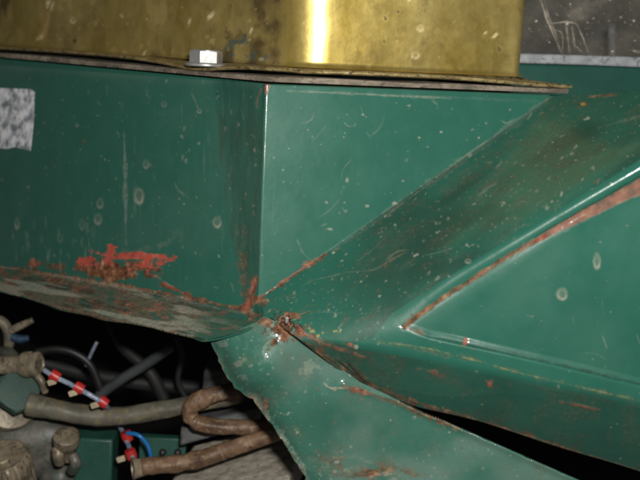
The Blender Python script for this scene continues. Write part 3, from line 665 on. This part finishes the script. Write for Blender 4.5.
# ------------------------------------------------------------------ brass shell on its flange
zc = CAM[2]; zf = ztop+.0010
def plan(corner, rad, aL, aR, lenL, lenR, nL_=40, nC=30, nR_=60):      # plan view: straight, rounded corner, straight
    uL = np.array((-math.cos(aL), math.sin(aL))); uR = np.array((math.cos(aR), math.sin(aR)))
    half = (math.pi-(aL+aR))/2; tl = rad/math.tan(half) if rad > 0 else 0
    a = corner+uL*tl; b = corner+uR*tl
    bis = nrm(uL+uR); cen = corner+bis*(rad/math.sin(half))
    seq = [a+uL*lenL*t for t in np.linspace(1, 0, nL_, endpoint=False)]
    a0 = math.atan2(*(a-cen)[::-1]); a1 = math.atan2(*(b-cen)[::-1])
    if a1 < a0: a1 += 2*math.pi
    seq += [cen+rad*np.array((math.cos(q), math.sin(q))) for q in np.linspace(a0, a1, nC)]
    seq += [b+uR*lenR*t for t in np.linspace(0, 1, nR_+1)[1:]]
    return np.array(seq)
aL, aR = R(41), R(15)
sc = at(306, 70, 0); sc_depth = D[1]*.35+.014
scn = at(300, 70, sc_depth)[:2]
shell_r = .036
e_px = at(522, 80, .058)
plan_s = plan(scn, shell_r, aL, aR, .52, .22)
# stop the right-hand face where the end bend begins, then turn the end back
def px_of(P):
    q = np.asarray(P)-CAM; z = q@fwd; return 320+FPX*(q@rgt)/z, 240-FPX*(q@upv)/z
keep = [i for i, p in enumerate(plan_s) if px_of((*p, zf+.008))[0] < 514]
plan_s = plan_s[keep]
uR = np.array((math.cos(aR), math.sin(aR))); nb = np.array((-math.sin(aR), math.cos(aR)))
rr = .006; cen = plan_s[-1]+nb*rr
endc = [cen+rr*(uR*math.sin(q)-nb*math.cos(q)) for q in np.linspace(0, math.pi/2, 14)[1:]]
endc += [endc[-1]+nb*.12*t for t in np.linspace(0, 1, 20)[1:]]
plan_s = np.vstack([plan_s, endc])
# resample finely
def resample(P, n):
    s = np.r_[0, np.cumsum(np.linalg.norm(np.diff(P, axis=0), axis=1))]; t = np.linspace(0, s[-1], n)
    return np.stack([np.interp(t, s, P[:, k]) for k in range(P.shape[1])], 1)
shell_loc = np.array((scn[0], scn[1], zf))
brass = empty('brass_shell', shell_loc, 'tarnished brass shell with a rounded corner bolted onto the green body', 'brass casing')
ps = resample(plan_s, 800); zs = np.r_[zf+.0095, zf+.0101, zf+.0112, np.linspace(zf+.013, zf+.16, 150)]
fil = np.r_[.0035, .0018, .0006, np.zeros(150)]
tan = np.gradient(ps, axis=0); tan /= np.linalg.norm(tan, axis=1)[:, None]; nout = np.stack([tan[:, 1], -tan[:, 0]], 1)
Vs = np.array([np.c_[ps+nout*f, np.full(len(ps), z)] for z, f in zip(zs, fil)])
pxs, pys = px_of(Vs.reshape(-1, 3)); shp = Vs.shape[:2]
dent = .0012*(fbm(pxs, pys, 110, 131, 2)-.5)+.0003*(fbm(pxs, pys, 25, 137, 2)-.5)
Vs = Vs+(np.c_[nout, np.zeros(len(nout))][None]*dent.reshape(*shp, 1))
Ws = Wear()
br = [(-60, -30), (530, -30), (530, 84), (-60, 60)]
specks(Ws.pale, 130, br, .35, 1.0, .1, .45, 2.0, R(-60), 31); specks(Ws.rust, 130, br, .6, 2.4, .2, .6, 1.2, 0, 32); specks(Ws.grime, 70, [(-60, -30), (270, -30), (270, 66), (-60, 52)], .8, 3, .2, .6, 1.5, R(-60), 33)
Ws.grime += .45*np.exp(-((PY-np.interp(PX, (0, 190, 520), (52, 66, 80)))/3.0)**2)
Ws.rust += .4*sstep(.55, .8, fbm(PX*.8, PY*.35, 26, 141, 4))*(PX < 285)+.25*sstep(.6, .8, N60)*(PX < 285)
for x, sg, am in ((256, 12, .5), (276, 9, .75), (290, 5, .4), (337, 7, .45), (512, 5, .35)): Ws.rust += am*np.exp(-((PX-x-6*(N60-.5)*2)/sg)**2)*sstep(.3, .7, N18*.6+N60*.4)  # dark sides of the corner highlight and end bend, painted into the colour
Ws.rust += sstep(310, 270, PX)*(.24+.4*sstep(.42, .7, fbm(PX*.7, PY*.4, 12, 241, 4))); Ws.rust += .2*sstep(.55, .75, N18)*(PX > 330)  # left face painted darker for its turn away from the flash
Ws.grime += .2*sstep(.55, .75, fbm(PX*.9, PY*.5, 9, 251, 4))*sstep(300, 240, PX)
for pts, wd, v in (([(47, 8), (49, 0)], 1.6, .75), ([(51, 10), (52, 4)], 1.4, .7), ([(36, 40), (42, 36)], 1.4, .5), ([(143, 56), (146, 50)], 1.2, .7), ([(208, 19), (213, 12)], 1.4, .8), ([(190, 18), (188, 27)], 1.2, .55), ([(250, 34), (252, 28)], 1.3, .7), ([(492, 38), (497, 34)], 1.5, .8), ([(484, 34), (487, 32)], 1.0, .6)):
    stroke(Ws.pale, pts, wd, v, .5)
stroke(Ws.grime, [(49, 10), (47, 24), (42, 38)], 2.0, .9, .5); stroke(Ws.grime, [(70, -5), (70, 10)], 1.6, .5)
for x, y, r_ in ((73, 20, 3.2), (122, 15, 2.2), (415, 55, 4.0), (420, 28, 3.5)): drop(Ws.pale, x, y, r_, r_, .4)
for x, y, r_ in ((500, 50, 3.0), (499, 47, 2.0), (240, 42, 7), (228, 36, 6), (258, 46, 4), (254, 26, 4), (398, 11, 1.8), (385, 18, 1.3), (384, 42, 1.4)): blob(Ws.rust, x, y, r_*.8, r_, 0, .85, .8)
for x, y, r_ in ((246, 43, 5), (232, 47, 5), (258, 58, 6), (220, 42, 4)): blob(Ws.primer, x, y, r_, r_*.8, 0, .75, 1.0)
for x, y, r_ in ((250, 40, 2), (260, 58, 3), (242, 46, 1.5)): blob(Ws.pale, x, y, r_, r_, 0, .5, 1.0)
ci = np.clip(((pys-Y0)/STEP).round().astype(int), 0, H-1); cj = np.clip(((pxs-X0)/STEP).round().astype(int), 0, W-1)
nu = shp[1]; nv = shp[0]
Fs = np.array([(r*nu+q, r*nu+q+1, (r+1)*nu+q+1, (r+1)*nu+q) for r in range(nv-1) for q in range(nu-1)])
mesh_np('shell', Vs.reshape(-1, 3), Fs, M['brass'], brass, True, Ws.attrs(ci*W+cj))
# flange: between the shell foot and an outer line that follows the body's top edge
fc = Bc[:2]+nrm(np.array((.15, 1.0)))*.0066
outer = plan(fc, .008, aL, aR, .56, .26)
ke = [i for i, p in enumerate(outer) if px_of((*p, zf+.006))[0] < 577]
outer = outer[ke]; NF = 420
in_ = resample(plan_s[:len(keep)+6], NF); in_ext = in_.copy()
ou = resample(outer, NF)
pin = px_of(np.c_[ou, np.full(NF, zf+.006)])[0]
wave = .0008-.0030*np.exp(-((pin-196)/34)**2)+.0008*np.exp(-((pin-110)/60)**2)-.0006*np.exp(-((pin-300)/40)**2)+.0006*np.sin(pin/37.0)*(pin < 300)
wave = wave-.0030*sstep(430, 570, pin)
def strip(name, rows, mat, parent):
    n = len(rows[0]); V = np.vstack(rows); F = np.array([(r*n+q, r*n+q+1, (r+1)*n+q+1, (r+1)*n+q) for r in range(len(rows)-1) for q in range(n-1)])
    o = mesh_np(name, V, F, mat, parent, True)
    o.data.set_sharp_from_angle(angle=R(50)); return o
def zrow(P, z): return np.c_[P, np.broadcast_to(z, (len(P),))]
mid_ = in_+(ou-in_)*.93
flange = strip('base_flange', [zrow(in_+(in_-ou)*.1, zf+.0088), zrow(in_, zf+.0094), zrow(in_+(ou-in_)*.3, zf+.0088+wave*.6), zrow(mid_, zf+.0080+wave), zrow(ou, zf+.0076+wave), zrow(ou+(ou-in_)*.02, zf+.0068+wave), zrow(ou, zf+.0060+wave), zrow(mid_, zf+.0056+wave), zrow(in_+(in_-ou)*.1, zf+.0055)], M['flange'], brass)
# one end cap so the flange reads as a plate
g_o = ou+nrm(np.array((-.1, -1.0)))*.0012; wv2 = wave*.3*(pin < 400)+.0003*np.sin(pin/23.0)
gk = pin < 570
gas = strip('gasket', [r_[gk] for r_ in [zrow(in_, zf+.0036+wv2), zrow(mid_, zf+.0034+wv2), zrow(g_o+(in_-ou)*.03, zf+.0031+wv2), zrow(g_o, zf+.0020+wv2*.5), zrow(g_o+(in_-ou)*.03, zf+.0002), zrow(in_, zf-.0008)]], M['gasket'], brass)
gas['label'] = 'flattened tan sealing strip squeezed under the brass flange'
# bolt through the flange
bp = at(206, 63, 0.0); dv = rays(206, 63); k = (np.interp(206, pin, ou[:, 1])+.006-CAM[1])/dv[1]; bp = CAM+dv*k; bp[2] = zf+.0072
toc = nrm((CAM-bp)*np.array((1, 1, 0)))
up3 = np.array((0, 0, 1.0))
def hexhead(name, org, axis, hint, r_, h_, mat, parent, dome=.16):
    x, y, a = frame_of(axis, hint); V = []; F = []
    prof = [(1, 0), (1, h_*.80), (.97, h_*.88), (.86, h_*.97), (.74, h_)]
    for s, h in prof:
        for j in range(36):
            q = math.radians(j*10); hexr = math.cos(R(30))/math.cos((q+R(30)) % R(60)-R(30)); rr_ = hexr if s == 1 else min(hexr, s)
            V.append(org+(x*math.cos(q)+y*math.sin(q))*r_*rr_+a*h)
    for i in range(len(prof)-1):
        for j in range(36): k_ = (j+1) % 36; F.append((i*36+j, i*36+k_, (i+1)*36+k_, (i+1)*36+j))
    F.append(tuple((len(prof)-1)*36+j for j in range(36))); F.append(tuple(reversed(range(36))))
    o = mesh_np(name, np.array(V), F, mat, parent, True); o.data.set_sharp_from_angle(angle=R(25)); return o
hx = math.cos(R(0)); 
fn = toc*math.cos(R(9))+np.cross(up3, toc)*math.sin(R(9))
hint = fn*math.cos(R(30))+np.cross(up3, fn)*math.sin(R(30))
bolt = hexhead('bolt', bp+up3*.0014, up3, fn, .0110, .0086, M['zinc'], brass)
wsh = lathe('washer', bp-up3*.0008, up3, [(.0138, 0), (.0143, .0006), (.0141, .0016), (.0122, .0024), (.0108, .0024)], M['zinc'], None, 48)
wsh.parent = bolt; wsh.matrix_parent_inverse = Matrix.Translation(-Vector(brass.location))
# ------------------------------------------------------------------ windscreen behind
wy = .17
def quadpx(name, pts, y, mat, parent, th=.004):
    P = [at(px, py, y) for px, py in pts]; n = len(P)
    V = P+[p+np.array((0, th, 0)) for p in P]
    F = [tuple(range(n))[::-1], tuple(range(n, 2*n))]+[(i, (i+1) % n, n+(i+1) % n, n+i) for i in range(n)]
    o = mesh_np(name, np.array(V), F, mat, parent, False); m = o.modifiers.new('edge', 'BEVEL'); m.width = th*.25; m.segments = 2; return o
wind = empty('windscreen', at(600, 92, wy), 'dusty windscreen with cobwebbed glass above a white seal beside the brass shell', 'windscreen')
quadpx('lower_frame', [(430, 60), (780, 68), (780, 106), (430, 100)], wy+.004, M['dark_paint'], wind, .012)
quadpx('seal_strip', [(430, 47), (523, 53.5), (580, 55), (640, 57), (780, 61), (780, 71), (640, 67.5), (580, 65), (523, 63.5), (430, 61)], wy-.003, M['seal'], wind, .006)
Wp = Wear()
for pts, wd, v in (([(541, 0), (548, 22), (556, 40), (562, 54)], 1.0, .55), ([(544, 0), (550, 20), (560, 44)], .7, .4), ([(548, 24), (556, 23), (568, 22), (577, 24)], .8, .5), ([(577, 24), (583, 38), (588, 52)], .9, .55), ([(566, 22), (568, 40), (570, 54)], .7, .4), ([(572, 26), (575, 48)], .7, .4), ([(556, 30), (562, 34), (563, 52)], .6, .4), ([(541, 0), (537, -30)], .9, .5), ([(552, 24), (558, 40)], .6, .35), ([(630, 50), (640, 52)], 1.2, .5), ([(576, 46), (582, 52)], .7, .4)):
    stroke(Wp.pale, pts, wd, v, .9, .3)
specks(Wp.pale, 240, [(523, -30), (700, -30), (700, 56), (523, 54)], .4, 1.3, .2, .7, 1.2, 0, 41)
blob(Wp.pale, 580, 10, 20, 9, R(-25), .16, 1.0, .6, N18)
mp = inside(QX, QY, [(440, -38), (710, -38), (710, 62), (440, 54)])
twin = (wy+.004-CAM[1])/DIR[..., 1]
relief('glass_pane', (CAM+DIR*twin[..., None]).reshape(-1, 3), QV[mp], M['glass'], wind, Wp)
# inside the cabin
cabin = block('seat_back', at(560, 20, .42), (.22, 0, 0), (0, .02, 0), (0, 0, .11), M['grey'], None, .3); tag(cabin, 'dark grey seat back seen dimly through the dusty windscreen', 'seat')
pst = tube('cabin_post', [at(612, 24, .30), at(612, 40, .30), at(613, 66, .30), at(613, 110, .30)], .0035, M['seal'], None, 14); tag(pst, 'slim pale upright post behind the dusty glass', 'post')

# ------------------------------------------------------------------ engine bay below the ledge
wl_ = mesh_np('background_wall', np.array([(-1.6, .75, -.4), (1.6, .75, -.4), (1.6, .75, 1.3), (-1.6, .75, 1.3)]), [(0, 3, 2, 1)], M['unlit_bay'], None, False); wl_['kind'] = 'structure'
S = lambda y: (y-CAM[1])/FPX*1.0/math.cos(PITCH)                   # metres for one photo pixel at depth y
def ptube(name, pts, y, rpx, mat, label, cat, group=None, seg=22, bmp=.0, n=10, parent=None, seed=3):
    P = []
    for p in pts: P.append(at(p[0], p[1], p[2] if len(p) > 2 else y))
    C = catmull(P, n); k = len(C)
    rp = np.interp(np.linspace(0, 1, k), np.linspace(0, 1, len(rpx)), rpx) if not np.isscalar(rpx) else rpx
    o = tube(name, C, np.asarray(rp)*S(y), mat, parent, seg, bmp*S(y), seed)
    if label: tag(o, label, cat, group)
    return o
# oily casting with hex plug, knob, union and tap
yc = .11
pump = empty('pump_casting', at(20, 520, yc), 'oily grey green metal casting with a hexagon plug and ribbed knob', 'pump')
def lump(name, c, rx, ry, rz, mat, parent, seed, amp=.12, n=40):
    V = []; F = []
    for i in range(n//2+1):
        th = math.pi*i/(n//2)
        for j in range(n):
            q = 2*math.pi*j/n; V.append((math.sin(th)*math.cos(q), math.sin(th)*math.sin(q), math.cos(th)))
    V = np.array(V); nz = fbm(V[:, 0]*3+V[:, 2]*2, V[:, 1]*3-V[:, 2]*1.5, 1.6, seed, 3)-.5
    sq = np.sign(V)*np.abs(V)**.7
    V = c+sq*(1+amp*2*nz[:, None])*np.array((rx, ry, rz))
    for i in range(n//2):
        for j in range(n): k_ = (j+1) % n; F.append((i*n+j, (i+1)*n+j, (i+1)*n+k_, i*n+k_))
    return mesh_np(name, V, F, mat, parent, True)
s_ = S(yc)
lump('casting', at(22, 440, yc+.035), 62*s_, .030, 40*s_, M['cast'], pump, 5)
lump('casting', at(62, 474, yc+.03), 22*s_, .025, 24*s_, M['cast'], pump, 9, .1)
lump('casting', at(-6, 372, yc+.04), 26*s_, .025, 26*s_, M['cast'], pump, 12, .1)
ax = nrm(CAM-at(18, 393, yc)+np.array((.16, 0, .24)))
lathe('boss', at(10, 404, yc+.014), ax, [(27*s_, -.012), (29*s_, 0), (27*s_, .004), (22*s_, .005)], M['tan_metal'], pump, 40)
hexhead('hex_plug', at(17, 393, yc), ax, np.array((1, 0, .08)), 24*s_, .010, M['hex_green'], pump)
un_ = lathe('pipe_union', at(-30, 366, yc+.01), at(50, 364, yc-.005)-at(-30, 366, yc+.01), [(9.5*s_, 0), (9.5*s_, 62*s_), (12.5*s_, 63*s_), (13.5*s_, 66*s_), (13.5*s_, 71*s_), (11*s_, 72*s_), (11*s_, 74*s_), (13*s_, 75*s_), (13*s_, 80*s_), (9*s_, 82*s_), (8*s_, 80*s_)], M['tan_metal'], pump, 32, (0, 0, 1))
tube('union_tail', catmull([at(36, 374, yc-.004), at(42, 382, yc-.006), at(45, 392, yc-.004)], 6), 4*s_, M['tan_metal'], pump, 12)
kax = nrm((-.08, -.30, 1.0)); ko = at(0, 452, yc-.035)
sk = S(yc-.035)
kn = lathe('ribbed_knob', ko-kax*.045, kax, [(28*sk, 0, 1), (28.5*sk, .036, 1), (28*sk, .0385, 1), (26.5*sk, .0410), (25*sk, .0415), (22*sk, .0405), (12*sk, .0405), (11*sk, .0418), (2*sk, .042)], M['tan_metal'], pump, 176, ribs=(20, .055))
tx = lathe('drain_tap', at(67, 446, yc-.01), nrm((.1, -.45, 1)), [(9*s_, -.012), (9.5*s_, 0), (13*s_, .003), (14*s_, .007), (13*s_, .0115), (10*s_, .013), (6*s_, .0133), (5*s_, .012)], M['tan_metal'], pump, 32)
tube('tap_spout', catmull([at(58, 448, yc-.015), at(58, 456, yc-.018), at(60, 462, yc-.014)], 6), [6*s_]*13, M['tan_metal'], pump, 14)
tube('tap_spout', catmull([at(72, 455, yc-.01), at(76, 463, yc-.012), at(72, 471, yc-.006)], 6), [6*s_]*13, M['cast'], pump, 14)

ptube('hose', [(28, 404), (52, 409), (85, 415), (120, 416), (160, 410), (196, 403), (224, 397), (240, 394)], .10, [12, 11, 10, 9.8, 9.5, 9.5, 10, 9.5], M['hose'], 'thick dusty grey hose running out of the casting', 'hose', bmp=1.6)
ptube('rusty_pipe', [(242, 390), (220, 393), (202, 399), (191, 407), (191, 417), (202, 424), (228, 427), (256, 427), (292, 424)], .085, [8, 8.5, 9, 9, 8, 8, 8, 8, 7.5], M['rusty'], 'short rusty pipe hooked back over the end of the grey hose', 'pipe', 'rusty pipes', bmp=1.7)
rp2 = empty('rusty_pipe', at(200, 480, .07), 'long rusty pipe with a flared mouth lying above the weathered plank', 'pipe', 'rusty pipes')
ptube('tube', [(136, 468), (150, 466), (180, 463), (206, 457), (232, 448), (262, 438), (300, 424)], .07, [9, 9, 9, 9, 8.5, 8.5, 8.5], M['rusty'], None, None, bmp=1.7, parent=rp2, seed=8)
lathe('flared_mouth', at(141, 467.5, .07), at(130, 469, .067)-at(141, 467.5, .07), [(9*S(.07), -.001), (10*S(.07), .002), (11.5*S(.07), .0055), (11.8*S(.07), .0062), (9.5*S(.07), .0062), (8*S(.07), .002)], M['tan_metal'], rp2, 28, (0, 0, 1))
pk = block('weathered_plank', at(234, 484, .095), at(300, 468, .095)-at(234, 484, .095), (.01, .05, .008), (0, .004, .0135), M['plank'], None, .12); tag(pk, 'weathered grey brown plank lying below the rusty pipes', 'plank')
gb = block('metal_block', at(226, 380, .16), (.017, 0, 0), (0, .02, 0), (.001, 0, .016), M['grey'], None, .12); tag(gb, 'plain grey metal block in shadow behind the gusset plate', 'metal block')
gb2 = block('metal_bar', at(222, 420, .125), at(262, 409, .125)-at(222, 420, .125), (0, .012, 0), (0, .002, .007), M['grey'], None, .15); tag(gb2, 'flat grey bar wedged between the two rusty pipes', 'bar')
ptube('control_rod', [(98, 396), (120, 380), (146, 364), (172, 346)], .20, 5.2, M['rod'], 'dark grey rod slanting up through the shadow above the hose', 'rod')
ptube('thin_wire', [(86, 366), (91, 354), (97, 342)], .20, 1.6, M['wire'], 'short thin pale wire standing in the dark gap', 'wire')
ptube('curved_hose', [(36, 352), (54, 349), (72, 352), (88, 362), (97, 378), (104, 400)], .2, 4, M['black'], 'thin black curved hose behind the taped wire', 'hose')
ptube('small_hose', [(-12, 318), (2, 322), (9, 334), (8, 348), (0, 356)], .17, [5, 5.5, 5.5, 5, 5], M['hose'], 'small grey curled hose in the shade under the ledge', 'hose', bmp=.5)
ptube('tan_lever', [(10, 331), (20, 326), (33, 320)], .165, [3.6, 4, 3], M['tan_metal'], 'small tan lever sticking out of the curled hose', 'lever')
ptube('plastic_stub', [(12, 337), (20, 339), (29, 338)], .165, [4, 4.5, 3], M['dull_blue'], 'small blue plastic stub in the shadow below the tan lever', 'fitting')
# taped wiring loom
yw = .075
loom = empty('wiring_loom', at(100, 410, yw), 'pale blue wire bound with red tape bands and cream tags', 'wiring')
lp = [(44, 370), (55, 377), (68, 383), (79, 389), (92, 396), (103, 403), (112, 413), (119, 425), (125, 437), (130, 449), (134, 462)]
yls = [.085, .08, .078, .077, .076, .08, .11, .125, .11, .1, .085]
ptube('wire', [(a, b, c) for (a, b), c in zip(lp, yls)], yw, 2.7, M['wire'], None, None, parent=loom, seg=14)
for (x, y, dx, dy, yy) in ((55, 376, 1, .6, .08), (79, 388, 1, .55, .077), (103, 402, 1, .7, .08), (127, 436, .35, 1, .11), (131, 454, .35, 1, .095)):
    p = at(x, y, yy-.001); d = nrm(at(x+dx, y+dy, yy)-at(x, y, yy))
    lathe('tape_band', p-d*5*S(yy), d, [(3.2*S(yy), 0), (5.6*S(yy), .2*S(yy)), (6*S(yy), 5*S(yy)), (5.4*S(yy), 10*S(yy)), (3*S(yy), 10.2*S(yy))], M['red'], loom, 20, (0, 0, 1))
for (x, y, yy) in ((52, 382, .077), (73, 393, .074), (95, 405, .077), (121, 459, .09)):
    e = S(yy); block('tag', at(x, y, yy), np.array((4.4, 0, 1.6))*e, np.array((0, 2.2, 0))*e, np.array((-1.0, 0, 3.0))*e, M['cream'], loom, .3)
ptube('blue_wire', [(127, 433, .105), (138, 435, .10), (147, 444, .10), (151, 456, .10), (152, 468, .11)], .10, 2.2, M['blue'], 'bright blue wire looping beside the red taped wire', 'wire', seg=14)
bx = block('green_cover', at(96, 462, .135), (.0155, 0, 0), (0, .012, 0), (0, .003, .024), M['box'], None, .08); tag(bx, 'dark green flat cover below the thick grey hose', 'cover')
bx2 = empty('green_bracket', at(166, 470, .15), 'dark green bracket with two black screws behind the long rusty pipe', 'bracket')
block('bracket_plate', at(163, 452, .15), (.019, 0, 0), (0, .004, 0), (0, .002, .013), M['box'], bx2, .1)
for x in (163, 178): lathe('screw', at(x, 452, .146), (0, -1, .2), [(3.6*S(.146), -.002), (3.8*S(.146), .002), (3.2*S(.146), .0045), (1.6*S(.146), .0055)], M['black'], bx2, 18)
ptube('dark_hose', [(110, 318, .3), (122, 345, .28), (150, 372, .27), (165, 400, .27)], .28, 6, M['unlit_bay2'], 'dark hose drooping behind the slanting rod', 'hose')
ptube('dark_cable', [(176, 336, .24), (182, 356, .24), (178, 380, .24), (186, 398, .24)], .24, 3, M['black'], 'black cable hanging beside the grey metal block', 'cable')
ptube('cross_bar', [(20, 356, .3), (80, 372, .3), (150, 384, .3), (215, 388, .3)], .3, 7, M['unlit_bay2'], 'sooty cross bar far back in the engine bay', 'bar')

# ------------------------------------------------------------------ torn shreds at the corner
def curl(pts, wpx, mat, name, label, cat, grp=None):
    P = [at(a, b, y) for a, b, y in pts]; o = tube(name, catmull(P, 8), wpx*S(0), mat, None, 8); tag(o, label, cat, grp); return o
yb = float((CAM+rays(290., 322.)*t_body[int((322-Y0)/STEP), int((290-X0)/STEP)])[1])
curl([(277, 327, yb-.001), (280, 319, yb-.003), (284, 316, yb-.003), (287, 322, yb-.003), (293, 330, yb-.001)], .5, M['straw'], 'straw_shred', 'looped dry straw shred caught in the torn corner seam', 'straw')
curl([(284, 320, yb-.001), (296, 316, yb-.003), (310, 311, yb-.003)], .4, M['straw'], 'straw_shred', 'straight dry straw shred poking out above the torn corner seam', 'straw')
fk = lump('metal_shard', at(287, 320, yb-.004), 1.6*S(0), .0010, 3.6*S(0), M['zinc'], None, 31, .3, 20); tag(fk, 'bright bare metal shard stuck in the torn corner seam', 'shard')
fk.data.polygons.foreach_set('use_smooth', np.zeros(len(fk.data.polygons), bool))
